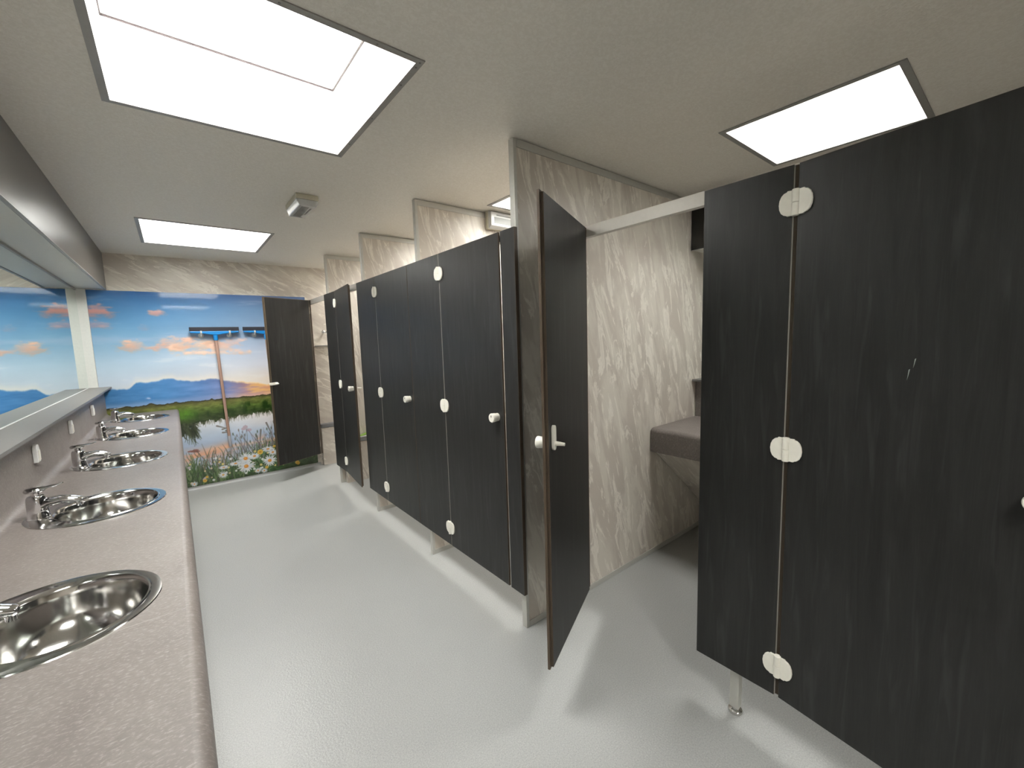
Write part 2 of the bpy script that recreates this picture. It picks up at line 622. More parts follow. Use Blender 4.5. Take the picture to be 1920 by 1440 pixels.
    over(ss(0.50, 0.62, fbm(30, 9, 121)) * ss(.70, .73, Z) * (1 - ss(.78, .82, Z)) * .65, (40, 66, 24))
    lefttuft = np.exp(-((X - 0.04) / .09) ** 2 - ((Z - .79) / .06) ** 2)
    over(lefttuft * .85 * (0.5 + fbm(40, 40, 125)), (92, 150, 34))
    # water
    bx_ = [-.62, .02, .06, .16, .30, .376, .512, .65, .79, 1.25]
    bz_ = [.70, .70, .655, .680, .688, .690, .706, .715, .716, .72]
    bank = np.interp(X, bx_, bz_) + (fbm(60, 1, 131, 4, X, np.zeros_like(X)) - .5) * .075
    bank = np.where(X < .06, bank - .14 * ss(.06, .0, X), bank)
    water = stops(Z, [(0.2, (180, 186, 206)), (0.36, (176, 186, 206)), (0.45, (168, 188, 216)), (0.55, (190, 206, 226)), (0.66, (222, 226, 234)), (0.72, (232, 226, 228))])
    over(ss(-.004, .004, bank - Z), water + ((fbm(5, 14, 141) - .5) * 22)[..., None])
    over(ss(-.004, .004, bank - Z) * ss(.35, .8, X) * ss(.5, .62, Z) * .5, (244, 228, 220))
    om = np.exp(-((Z - (.345 + .05 * ss(.1, .5, X))) / .065) ** 2) * ss(0.40, 0.60, fbm(6, 11, 151))
    over(om * .95 * (bank > Z), (240, 172, 132))
    over(np.exp(-((Z - .395) / .02) ** 2) * ss(.12, .25, X) * .6, (244, 190, 150))

    # strokes
    def line(x0, z0, x1, z1, wd, col, al=1.0, curve=0.0):
        n = 7
        px, pz = (x0 + x1) / 2 - (z1 - z0) * curve, (z0 + z1) / 2 + (x1 - x0) * curve
        prev = None
        lo_x, hi_x = min(x0, x1, px) - wd * 2, max(x0, x1, px) + wd * 2
        lo_z, hi_z = min(z0, z1, pz) - wd * 2, max(z0, z1, pz) + wd * 2
        i0, i1 = int((lo_x - MX0) / step), int((hi_x - MX0) / step) + 2
        j0, j1 = int((lo_z - MZ0) / step), int((hi_z - MZ0) / step) + 2
        i0, j0, i1, j1 = max(0, i0), max(0, j0), min(nx, i1), min(nz, j1)
        if i1 <= i0 or j1 <= j0:
            return
        sx, sz = X[j0:j1, i0:i1], Z[j0:j1, i0:i1]
        best = np.zeros_like(sx)
        for q in range(n):
            ta, tb = q / n, (q + 1) / n
            P = lambda t: ((1 - t) ** 2 * x0 + 2 * t * (1 - t) * px + t * t * x1, (1 - t) ** 2 * z0 + 2 * t * (1 - t) * pz + t * t * z1)
            a, b = P(ta), P(tb)
            dx, dz = b[0] - a[0], b[1] - a[1]
            L2 = dx * dx + dz * dz + 1e-12
            t = np.clip(((sx - a[0]) * dx + (sz - a[1]) * dz) / L2, 0, 1)
            d = np.hypot(sx - a[0] - t * dx, sz - a[1] - t * dz)
            ww = wd * (1 - 0.75 * (ta + tb) / 2)
            best = np.maximum(best, np.clip((ww - d) / step + .5, 0, 1))
        m = (best * al)[..., None]
        img[j0:j1, i0:i1] = img[j0:j1, i0:i1] * (1 - m) + np.asarray(col, float) * m

    def disc(cx, cz, r, col, al=1.0, rz=None):
        rz = rz or r
        i0, i1 = max(0, int((cx - r - MX0) / step) - 1), min(nx, int((cx + r - MX0) / step) + 3)
        j0, j1 = max(0, int((cz - rz - MZ0) / step) - 1), min(nz, int((cz + rz - MZ0) / step) + 3)
        if i1 <= i0 or j1 <= j0:
            return
        sx, sz = X[j0:j1, i0:i1], Z[j0:j1, i0:i1]
        m = (np.clip((1 - np.hypot((sx - cx) / r, (sz - cz) / rz)) * r / step + .3, 0, 1) * al)[..., None]
        img[j0:j1, i0:i1] = img[j0:j1, i0:i1] * (1 - m) + np.asarray(col, float) * m

    R = random.Random(5)
    # reeds hanging into the water on the left and along the bank
    for _ in range(90):
        x = R.uniform(-.0, .12); z = R.uniform(.60, .70)
        line(x, z, x + R.uniform(-.01, .06), z - R.uniform(.04, .16), .006, R.choice([(58, 66, 46), (74, 84, 52), (46, 56, 38)]), .7, R.uniform(-.2, .2))
    for _ in range(160):
        x = R.uniform(.1, 1.25); z = float(np.interp(x, bx_, bz_)) + .01
        line(x, z, x + R.uniform(-.01, .01), z - R.uniform(.02, .06), .005, (96, 96, 72), .45)
    # dense green foreground
    gx = [-.62, .023, .10, .192, .30, .41, .50, .614, .70, .803, 1.25]
    gz = [.30, .22, .19, .17, .14, .16, .22, .27, .30, .33, .36]
    gl = np.interp(X, gx, gz) + (fbm(30, 4, 161) - .5) * .16
    gcol = stops(Z, [(0.03, (44, 62, 30)), (.12, (70, 94, 50)), (.3, (84, 108, 66))]) * (0.55 + .95 * fbm(34, 34, 171))[..., None]
    over(ss(-.03, .03, gl - Z) * .93, gcol)
    greens = [(62, 92, 48), (84, 116, 62), (48, 72, 36), (106, 132, 80), (122, 134, 96), (72, 84, 60)]
    for _ in range(620):
        x = R.uniform(-.02, 1.25)
        zb = R.uniform(.0, .16) + .6 * max(0, float(np.interp(x, gx, gz)) - .16)
        line(x, zb, x + R.uniform(-.07, .07), zb + R.uniform(.06, .22), R.uniform(.004, .008), R.choice(greens), .85, R.uniform(-.25, .25))
    # tall thin stems with seed heads
    for _ in range(46):
        x = R.uniform(.45, .86); zb = R.uniform(.2, .34); h = R.uniform(.12, .30)
        c = R.choice([(104, 104, 96), (124, 108, 104), (84, 96, 76), (128, 120, 132)])
        x2 = x + R.uniform(-.10, .05)
        line(x, zb, x2, zb + h, .004, c, .8, R.uniform(-.2, .2))
        if R.random() < .6:
            disc(x2, zb + h, .007, c, .8, .018)
    for x, z in ((.541, .584), (.525, .565), (.575, .545)):
        disc(x, z, .024, (186, 160, 176), .85, .017)
    line(.70, .30, .56, .55, .005, (120, 100, 116), .8)
    for x0, z0, x1, z1 in ((.743, .60, .80, .42), (.684, .53, .66, .36), (.29, .633, .375, .595), (.335, .59, .375, .60), (.335, .555, .39, .55), (.365, .57, .40, .565)):
        line(x0, z0, x1, z1, .009, (112, 104, 96), .8)
    for x, z in ((.05, .405), (.075, .40), (.10, .395), (.09, .41)):
        disc(x, z, .028, (140, 84, 74), .8, .010)
    line(.10, .40, .17, .26, .005, (104, 84, 70), .8)
    for _ in range(30):
        x = R.uniform(.02, .45); z = R.uniform(.18, .34)
        line(x, z, x + R.uniform(-.05, .05), z + R.uniform(.08, .16), .005, R.choice([(108, 96, 80), (92, 104, 74), (130, 104, 84)]), .75, R.uniform(-.3, .3))
    # broad leaves
    for _ in range(46):
        x = R.uniform(.5, .85); z = R.uniform(.05, .28)
        disc(x, z, R.uniform(.014, .032), R.choice([(54, 92, 44), (66, 108, 56), (44, 78, 40), (92, 126, 84)]), .85, R.uniform(.012, .026))

    def daisy(cx, cz, r, tilt=1.0, n=17, core=(222, 138, 46)):
        for k_ in range(n):
            a = 2 * math.pi * k_ / n + R.uniform(-.1, .1)
            rr = r * R.uniform(.82, 1.05)
            line(cx + .2 * r * math.cos(a), cz + .2 * r * math.sin(a) * tilt, cx + rr * math.cos(a), cz + rr * math.sin(a) * tilt, r * .17, R.choice([(226, 226, 226), (208, 212, 216), (196, 200, 204)]), .95)
        disc(cx, cz, r * .27, core, 1.0, r * .27 * tilt)
        disc(cx - r * .06, cz + r * .07 * tilt, r * .12, (244, 180, 72), .8, r * .12 * tilt)

    for _ in range(50):
        x = R.uniform(.0, .95); z = R.uniform(.06, .30)
        disc(x, z, R.uniform(.006, .014), R.choice([(236, 236, 230), (226, 206, 170), (238, 214, 120), (226, 196, 150), (206, 188, 200), (240, 240, 240)]), .85)
    for a in ((.60, .245, .055, .75), (.735, .30, .060, .6), (.42, .20, .06, .45), (.31, .18, .045, .5), (.30, .10, .045, .9, 14, (214, 170, 90)), (.78, .255, .05, .8),
              (.515, .235, .078, .9), (.742, .165, .072, .95), (.514, .148, .082, .95), (.62, .075, .035, .9), (.68, .062, .034, .9), (.05, .06, .03, .9)):
        daisy(*a)
    for x, z, r in ((.658, .280, .034), (.708, .095, .020), (1.02, .085, .026), (.80, .32, .018), (.14, .075, .022), (.16, .11, .016)):
        disc(x, z, r * .85, (226, 184, 66))
        disc(x, z, r * .4, (206, 142, 44))
    disc(1.03, .075, .020, (206, 160, 44))

    img = np.clip(img, 0, 255) / 255
    # print colours: saturated a little, then to linear light
    g = img.mean(-1, keepdims=True)
    img = np.clip(g + (img - g) * MURAL_SAT, 0, 1)
    lin = np.where(img <= .04045, img / 12.92, ((img + .055) / 1.055) ** 2.4) * MURAL_GAIN
    lin = np.clip(lin, 0, .93)

    nv = nx * nz
    co = np.empty((nv, 3), np.float32)
    co[:, 0], co[:, 1], co[:, 2] = X.ravel(), YE - 0.005, Z.ravel()
    me = bpy.data.meshes.new('print')
    ii, jj = np.meshgrid(np.arange(nx - 1), np.arange(nz - 1))
    a = (jj * nx + ii).ravel()
    quads = np.stack([a, a + 1, a + nx + 1, a + nx], -1).astype(np.int32)
    nq = len(quads)
    me.vertices.add(nv)
    me.vertices.foreach_set('co', co.ravel())
    me.loops.add(nq * 4)
    me.loops.foreach_set('vertex_index', quads.ravel())
    me.polygons.add(nq)
    me.polygons.foreach_set('loop_start', np.arange(0, nq * 4, 4, dtype=np.int32))
    me.update(calc_edges=True)
    at = me.color_attributes.new('print', 'FLOAT_COLOR', 'POINT')
    rgba = np.ones((nv, 4), np.float32)
    rgba[:, :3] = lin.reshape(-1, 3)
    at.data.foreach_set('color', rgba.ravel())
    me.materials.append(MAT['mural'])
    o = bpy.data.objects.new('print', me)
    COL.objects.link(o)
    return o


MURAL_SAT, MURAL_GAIN = 0.84, 1.06
mural = thing('mural_panel', 'glossy wall mural of meadow, pond, daisies and evening sky', 'mural', (0, 0, 0))
bm = BM(); box(bm, MX0, MX1, YE - 0.0045, YE - 0.0003, MZ0, MZ1)
obj('backing_board', bm, 'whiter', mural)
build_mural().parent = mural

# ------------------------------------------------------------------ skylights
SKY_LABELS = [
    ('large square skylight with white shaft above the nearer end of the basin counter', 'corridor skylights'),
    ('ceiling skylight above the corridor in front of the mural', 'corridor skylights'),
    ('ceiling skylight near the rear wall of the corridor', 'corridor skylights'),
    ('small skylight above the room with the recessed black doors', 'cubicle skylights'),
    ('small skylight above the cubicle beside the tall marble partition', 'cubicle skylights'),
    ('small skylight above the second cubicle from the tall marble partition', 'cubicle skylights'),
    ('small skylight above the cubicle with the slightly open door', 'cubicle skylights'),
    ('small skylight above the end cubicle beside the mural', 'cubicle skylights'),
]
for i, ((a, b, c, d), (lab, grp)) in enumerate(zip(SKYS, SKY_LABELS)):
    s = bpy.data.objects.new('window_%d' % (i + 1), None)
    COL.objects.link(s)
    s['kind'] = 'structure'
    s['label'] = lab
    fw = 0.023
    bm = BM()
    z0, z1 = CEIL - 0.004, CEIL - 0.0002
    box(bm, a - fw, b + fw, c - fw, c, z0, z1)
    box(bm, a - fw, b + fw, d, d + fw, z0, z1)
    box(bm, a - fw, a, c, d, z0, z1)
    box(bm, b, b + fw, c, d, z0, z1)
    fr = obj('flange', bm, 'frame', s)
    # screws in the flange, one by one, where the flange can be seen well
    if lab == SKY_LABELS[0][0]:
        me_s = None
        for k in range(3):
            for (x, y) in ((b + fw / 2, c + (d - c) * (k + .5) / 3), (a + (b - a) * (k + .5) / 3, c - fw / 2), (b + fw / 2, (c - .008, d + .008, c + .02)[k])):
                if me_s is None:
                    bm = BM()
                    lathe(bm, [(0.0005, -0.0018), (0.0034, -0.0014), (0.0036, 0)], 8)
                    sc = obj('screw', bm, 'lens_dark', fr)
                    me_s = sc.data
                else:
                    sc = bpy.data.objects.new('screw', me_s)
                    COL.objects.link(sc)
                    sc.parent = fr
                sc.location = (x, y, z0)
    # shaft lining
    bm = BM()
    zt = CEIL + SHAFT
    th = 0.012
    zb = CEIL - 0.0005
    box(bm, a - th, a, c - th, d + th, zb, zt)
    box(bm, b, b + th, c - th, d + th, zb, zt)
    box(bm, a, b, c - th, c, zb, zt)
    box(bm, a, b, d, d + th, zb, zt)
    obj('shaft', bm, 'shaft', s)
    # little glazing frame at the top of the shaft and a hipped dome
    bm = BM()
    k = 0.018
    for (p, q, r_, t_) in ((a, b, c, c + k), (a, b, d - k, d), (a, a + k, c + k, d - k), (b - k, b, c + k, d - k)):
        box(bm, p, q, r_, t_, zt - 0.02, zt)
    obj('glazing_frame', bm, 'shaft', s)
    bm = BM()
    k = 0.004
    for (p, q, r_, t_) in ((a, b, c, c + k), (a, b, d - k, d), (a, a + k, c + k, d - k), (b - k, b, c + k, d - k)):
        box(bm, p, q, r_, t_, zt - 0.026, zt - 0.0205)
    obj('gasket', bm, 'gasket', s)
    bm = BM()
    rings = []
    for ins, hh in ((-0.02, 0.0), (0.03, 0.07), (0.10, 0.13), (0.20, 0.16)):
        rings.append([bm.verts.new(p) for p in ((a + ins, c + ins, zt + hh), (b - ins, c + ins, zt + hh), (b - ins, d - ins, zt + hh), (a + ins, d - ins, zt + hh))])
    for r0, r1 in zip(rings, rings[1:]):
        for i in range(4):
            bm.faces.new((r0[i], r0[(i + 1) % 4], r1[(i + 1) % 4], r1[i]))
    bm.faces.new(rings[-1])
    obj('dome', bm, 'dome', s)

# ------------------------------------------------------------------ soffit, mirror, ledge, counter
def soffit(name, label, x_face, x_wall, y0, y1, front_mat):
    s = thing(name, label, 'soffit')
    bm = BM(); 
    sg = 1 if x_face > x_wall else -1
    box(bm, *sorted((x_face, x_face - sg * 0.018)), y0, y1, ZS, CEIL - 0.0005)
    obj('front_panel', bm, front_mat, s, bevel=0.0015)
    bm = BM(); box(bm, *sorted((x_face - sg * 0.019, x_wall)), y0, y1, ZS + 0.001, ZS + 0.019)
    obj('underside', bm, 'under', s)
    bm = BM(); box(bm, *sorted((x_face + sg * 0.0008, x_face - sg * 0.014)), y0, y1, ZS - 0.003, ZS + 0.0005)
    obj('edge_strip', bm, 'frame', s)
    return s


soffit('soffit_boxing', 'long dark grey boxed soffit above the corridor mirror', XS, XM - 0.005, YR + 0.002, YE - 0.0006, 'soffit')

m = thing('mirror', 'long wall mirror above the basin counter reflecting the mural', 'mirror')
bm = BM(); box(bm, XM - 0.0055, XM, YR + 0.01, YE - 0.023, ZLG + 0.001, ZS - 0.001)
obj('glass', bm, 'mirror', m)
bm = BM(); box(bm, XM + 0.0002, XM + 0.006, YR + 0.01, YE - 0.023, ZS - 0.014, ZS - 0.001)
obj('top_channel', bm, 'frame', m)
bm = BM(); box(bm, XM + 0.0002, XM + 0.004, YR + 0.01, YE - 0.023, ZLG + 0.001, ZLG + 0.004)
obj('sealant_line', bm, 'seal', m)

lg = thing('mirror_ledge', 'grey laminate ledge running below the corridor mirror', 'ledge')
bm = BM(); box(bm, XM - 0.0058, -0.4745, YR + 0.002, YE - 0.0058, ZLG - 0.014, ZLG)
obj('shelf', bm, 'ledge', lg)
bm = BM(); box(bm, -0.4744, -0.471, YR + 0.002, YE - 0.0058, ZLG - 0.0145, ZLG)
obj('edge_strip', bm, 'ledge_edge', lg)

BAS_Y = [1.36, 2.235, 3.11, 4.02, 4.915]
BX, BR = -0.274, 0.2
CY0 = -1.6


def counter_profile(x0):
    """outline of the postformed worktop, back to front: top face points are made separately"""
    pts = []
    R_ = 0.026
    xf = -0.0045
    for k_ in range(8):
        t = math.pi / 2 * k_ / 7
        pts.append((xf - R_ + R_ * math.sin(t), ZC - R_ + R_ * math.cos(t)))
    pts += [(xf, ZC - 0.150), (xf - 0.020, ZC - 0.150), (xf - 0.020, ZC - 0.03), (x0, ZC - 0.03)]
    return pts


ctr = thing('washbasin_counter', 'long taupe stone-look basin counter along the mirrored wall', 'counter')
bm = BM()
xbk = XU + 0.030
xtop = -0.0045 - 0.026
hole_r = BR - 0.006
# flat top with round cut-outs
segs = 48
edges_y = [CY0] + [(BAS_Y[i] + BAS_Y[i + 1]) / 2 for i in range(4)] + [YE - 0.0058]
edges_y = [CY0, 0.9] + edges_y[1:]
vq = [bm.verts.new(p) for p in ((xbk, CY0, ZC), (xtop, CY0, ZC), (xtop, 0.9, ZC), (xbk, 0.9, ZC))]
bm.faces.new(vq)
for i, by in enumerate(BAS_Y):
    y0, y1 = edges_y[i + 1], edges_y[i + 2]
    outer, innr, low = [], [], []
    for k_ in range(segs):
        t = 2 * math.pi * (k_ + .5) / segs
        dx, dy = math.cos(t), math.sin(t)
        # ray to the rectangle
        tx = ((xtop - BX) / dx) if dx > 0 else ((xbk - BX) / dx)
        ty = ((y1 - by) / dy) if dy > 0 else ((y0 - by) / dy)
        tt = min(tx, ty)
        outer.append(bm.verts.new((BX + dx * tt, by + dy * tt, ZC)))
        innr.append(bm.verts.new((BX + dx * hole_r, by + dy * hole_r, ZC)))
        low.append(bm.verts.new((BX + dx * hole_r, by + dy * hole_r, ZC - 0.03)))
    for k_ in range(segs):
        n_ = (k_ + 1) % segs
        bm.faces.new((outer[k_], outer[n_], innr[n_], innr[k_]))
        bm.faces.new((innr[k_], innr[n_], low[n_], low[k_]))
    # fill the four corners between the rays that straddle them
    for (cx, cy) in ((xtop, y1), (xbk, y1), (xbk, y0), (xtop, y0)):
        ca = math.atan2(cy - by, cx - BX) % (2 * math.pi)
        k_ = int((ca / (2 * math.pi)) * segs - .5) % segs
        n_ = (k_ + 1) % segs
        cv = bm.verts.new((cx, cy, ZC))
        try:
            bm.faces.new((outer[k_], cv, outer[n_]))
        except ValueError:
            pass
# rounded front and apron
pp = counter_profile(xbk)
prev = None
for (x, z) in pp[:-1]:
    cur = (bm.verts.new((x, CY0, z)), bm.verts.new((x, YE - 0.0058, z)))
    if prev:
        bm.faces.new((prev[0], cur[0], cur[1], prev[1]))
    prev = cur
bm.faces.new([bm.verts.new((x, YE - 0.0058, z)) for x, z in ((xtop, ZC), ) + tuple(pp[1:-1])])
obj('worktop', bm, 'counter', ctr, smooth=True)
# joint across the worktop beside the basin nearest the front
bm = BM()
prism(bm, [(-0.158, 1.1953), (-0.158, 1.1967), (xtop, 1.1957), (xtop, 1.1943)], 'z', ZC - 0.001, ZC + 0.0003)
obj('joint_line', bm, 'joint', ctr)
# upstand with a cove where it meets the top
bm = BM()
pts = [(XU - 0.02, ZLG - 0.0148), (XU, ZLG - 0.0148)]
for k_ in range(8):
    t = math.pi / 2 * k_ / 7
    pts.append((XU + 0.030 - 0.030 * math.cos(t), ZC + 0.030 - 0.030 * math.sin(t)))
pts += [(XU + 0.030, ZC - 0.02), (XU - 0.02, ZC - 0.02)]
prism(bm, pts, 'y', CY0, YE - 0.0058)
obj('upstand', bm, 'counter', ctr, smooth=True)
bm = BM()
prism(bm, [(-0.06, ZC - 0.152), (-0.05, ZC - 0.152), (-0.575, 0.22), (-0.595, 0.22)], 'y', CY0, YE - 0.0058)
obj('sloping_panel', bm, 'marble_end', ctr)

# ------------------------------------------------------------------ basins and taps
def make_basin():
    b = thing('washbasin', '', 'washbasin')
    # outer rim is round; the bowl is an oval set towards the room, leaving a deck for the tap
    bm = BM()
    seg = 56
    def ring(cx, rx, ry, z):
        return [bm.verts.new((cx + rx * math.cos(2 * math.pi * i / seg), ry * math.sin(2 * math.pi * i / seg), z)) for i in range(seg)]
    spec = [(0, BR, BR, 0.0003), (0, BR - .0015, BR - .0015, 0.0025), (0.0, BR - .010, BR - .010, 0.0030),
            (0.024, .1550, .1720, 0.0026), (0.025, .1520, .1690, 0.0050), (0.025, .1485, .1660, 0.0050), (0.025, .1450, .1620, 0.0010), (0.026, .1415, .1585, -0.006),
            (0.026, .1380, .1550, -0.030), (0.026, .1320, .1480, -0.070), (0.026, .1180, .1310, -0.105), (0.025, .0950, .1030, -0.128), (0.022, .0600, .0640, -0.139), (0.02, .0300, .0300, -0.143), (0.02, .022, .022, -0.147)]
    rings = [ring(*s) for s in spec]
    for r0, r1 in zip(rings, rings[1:]):
        for i in range(seg):
            bm.faces.new((r0[i], r0[(i + 1) % seg], r1[(i + 1) % seg], r1[i]))
    bm.faces.new(rings[-1])
    obj('bowl', bm, 'steel', b, smooth=True)
    bm = BM()
    lathe(bm, [(0.0275, -0.1425), (0.026, -0.1385), (0.018, -0.1385), (0.016, -0.143), (0.0005, -0.143)], 24, 'z', (0.02, 0, 0))
    obj('drain', bm, 'chrome', b, smooth=True)
    bm = BM()
    lathe(bm, [(0.011, -0.001), (0.011, 0.002), (0.0005, 0.002)], 20, 'x', (-0.109, 0, -0.045))
    obj('overflow', bm, 'chrome', b, smooth=True)
    return b


def make_tap():
    t = thing('mixer_tap', '', 'tap')
    bm = BM()
    lathe(bm, [(0.0005, 0), (0.0315, 0), (0.0315, 0.003), (0.0290, 0.008), (0.0275, 0.030), (0.0265, 0.066), (0.0250, 0.076), (0.0210, 0.082), (0.0120, 0.083), (0.0120, 0.098), (0.0005, 0.098)], 28)
    obj('body', bm, 'chrome', t, smooth=True)
    bm = BM()
    tube(bm, [(0.004, 0, 0.040), (0.028, 0, 0.052), (0.060, 0, 0.054), (0.092, 0, 0.048), (0.113, 0, 0.040), (0.120, 0, 0.036)], [0.025, 0.0225, 0.0195, 0.0175, 0.0155, 0.010], 20, 0.78)
    sp = obj('spout', bm, 'chrome', t, smooth=True)
    bm = BM()
    lathe(bm, [(0.0005, 0.020), (0.0095, 0.020), (0.0095, 0.034), (0.0005, 0.034)], 16, 'z', (0.108, 0, 0))
    obj('aerator', bm, 'chrome', sp, smooth=True)
    bm = BM()
    lathe(bm, [(0.0005, 0.097), (0.0255, 0.097), (0.0285, 0.101), (0.0285, 0.105), (0.024, 0.110), (0.0005, 0.112)], 28)
    obj('lever_cap', bm, 'chrome', t, smooth=True)
    bm = BM()
    tube(bm, [(0.000, 0, 0.105), (0.030, 0, 0.107), (0.055, 0, 0.110), (0.072, 0, 0.115)], [0.026, 0.019, 0.012, 0.007], 16, 0.22)
    obj('lever', bm, 'chrome', t, smooth=True)
    return t


BASL = ['round steel washbasin farthest from the mural, fifth along the counter from it',
        'round steel washbasin fourth along the counter from the mural',
        'round steel washbasin in the middle of the row of five',
        'round steel washbasin second along the counter from the mural',
        'round steel washbasin at the counter end right beside the mural']
TAPL = ['chrome lever tap on the washbasin farthest from the mural',
        'chrome lever tap on the fourth washbasin from the mural',
        'chrome lever tap on the middle washbasin of five',
        'chrome lever tap on the second washbasin from the mural',
        'chrome lever tap on the washbasin right beside the mural']
bas0, tap0 = make_basin(), make_tap()
for i, by in enumerate(BAS_Y):
    b = bas0 if i == 0 else copy_tree(bas0)
    b.location = (BX, by, ZC)
    tag(b, BASL[i], 'washbasin', 'steel basins in the long counter')
    t = tap0 if i == 0 else copy_tree(tap0)
    t.location = (BX - 0.160, by, ZC + 0.003)
    t.rotation_euler = (0, 0, random.uniform(-0.05, 0.05))
    tag(t, TAPL[i], 'tap', 'chrome taps along the counter')

# white holders on the upstand
HOLL = ['small white plastic holder on the upstand between the third and fourth basin from the mural',
        'small white plastic holder on the upstand between the second and third basin from the mural',
        'small white plastic holder on the upstand between the two basins next to the mural']
for y, lab in zip((2.772, 3.595, 4.475), HOLL):
    h = thing('wall_holder', lab, 'holder', (XU, y, 0.966), 0, 'white holders on the upstand')
    bm = BM()
    prism(bm, [(-.021, 0), (.021, 0), (.021, .062), (.010, .080), (-.010, .080), (-.021, .062)], 'x', 0.0004, 0.017)
    obj('body', bm, 'whiter', h, bevel=0.003)
    bm = BM(); box(bm, 0.0171, 0.0195, -.014, .014, .008, .054)
    obj('front_plate', bm, 'white', h, bevel=0.001)

# ------------------------------------------------------------------ partitions
def partition(y_near, label, x0=XF, group='cubicle partitions', z1=CEIL - 0.006, far=XB - 0.0005):
    p = thing('cubicle_partition', label, 'partition', (x0, y_near, 0), 0, group)
    Lx = far - x0
    bm = BM(); box(bm, 0.012, Lx, 0.0045, TP - 0.0045, 0.010, z1 - 0.006)
    obj('board', bm, 'marble', p)
    bm = BM(); box(bm, 0, 0.018, 0, TP, 0, z1)
    obj('front_profile', bm, 'alu', p, bevel=0.0015)
    bm = BM(); box(bm, 0.0185, Lx, 0, TP, z1 - 0.034, z1)
    obj('top_profile', bm, 'alu', p)
    bm = BM(); box(bm, 0.0185, Lx, 0, TP, 0.0005, 0.032)
    obj('base_profile', bm, 'alu', p)
    return p


partition(YP, 'tall beige marble-look partition beside the wide open black door')
PQ = [2.481, 3.465, 4.476]
for y, lab in zip(PQ, ('beige partition rising above the first and second doors from the tall marble one',
                       'beige partition rising above the row between the second door and the ajar door',
                       'beige partition rising above the row between the ajar door and the end cubicle')):
    partition(y, lab)
partition(-0.66, 'beige partition closing the recessed room towards the rear wall', x0=XR + 0.01)

# ------------------------------------------------------------------ panels and doors
def edge_mats(bm):
    bm.faces.ensure_lookup_table()
    bmesh.ops.recalc_face_normals(bm, faces=bm.faces[:])
    for f in bm.faces:
        mid = 0.003 < f.calc_center_median().x < 0.017
        f.material_index = 0 if abs(f.normal.x) > 0.5 and not mid else 1


def leaf_outline():
    """half-oval hinge leaf, y from 0 (barrel side) to .047, z +-.040"""
    pts = [(0.0096, -0.037), (0.0096, 0.037), (0.024, 0.038)]
    for k_ in range(9):
        t = math.pi / 2 - math.pi * k_ / 8
        pts.append((0.024 + 0.0225 * math.cos(t), 0.036 * math.sin(t) * (0.98 if abs(math.sin(t)) > .9 else 1)))
    pts.append((0.024, -0.038))
    return pts


def pilaster(y_far, y_near, label, x_face, leg_y=None, group='narrow black front panels', hinge=True, hinge_gap=0.004):
    p = thing('front_panel', label, 'panel', (x_face, y_far, 0), 0, group)
    L = y_far - y_near
    bm = BM()
    if hinge:
        box(bm, 0, 0.0098, -L, 0, ZB, ZT)
        box(bm, 0.0098, 0.020, -L - 0.010, 0, ZB, ZT)
    else:
        box(bm, 0, 0.020, -L, 0, ZB, ZT)
    edge_mats(bm)
    obj('board', bm, ['door', 'edge'], p, bevel=0.0008, seg=1)
    # thin grey strip along the hinge gap
    if hinge:
        bm = BM(); box(bm, 0.0006, 0.0090, -L - 0.0013, -L - 0.0002, ZB + .002, ZT - .002)
        obj('gap_strip', bm, 'frame', p)
    if hinge:
        for z in (1.836, 1.066, 0.304):
            bm = BM()
            prism(bm, leaf_outline(), 'x', -0.0080, -0.0004)
            obj('hinge_leaf', bm, 'white', p, smooth=True, bevel=0.0025, loc=(0, -L - hinge_gap, z))
    if leg_y is not None:
        dy = leg_y - y_far
        bm = BM(); box(bm, 0.022, 0.052, dy - .0165, dy + .0165, 0.022, ZB + 0.10)
        obj('leg', bm, 'alu', p, bevel=0.002)
        bm = BM()
        lathe(bm, [(0.0005, 0.0), (0.024, 0.0), (0.026, 0.004), (0.024, 0.010), (0.012, 0.014), (0.010, 0.024), (0.0005, 0.024)], 24, 'z', (0.037, dy, 0))
        obj('foot', bm, 'steel', p, smooth=True)
    return p


def add_hinge(door, z, ang):
    """barrel on the axis; one leaf on the door, one on the fixed panel"""
    bm = BM()
    for (a, b) in ((-0.039, -0.0006), (0.0006, 0.039)):
        lathe(bm, [(0.0005, a), (0.0095, a), (0.0105, a + .001), (0.0105, b - .001), (0.0095, b), (0.0005, b)], 18)
    hb = obj('hinge', bm, 'white', door, smooth=True, loc=(-0.006, 0, z))
    bm = BM()
    prism(bm, [(-y, zz) for y, zz in leaf_outline()], 'x', -0.0020, 0.0056)
    obj('leaf', bm, 'white', hb, smooth=True, bevel=0.0025)
    return hb


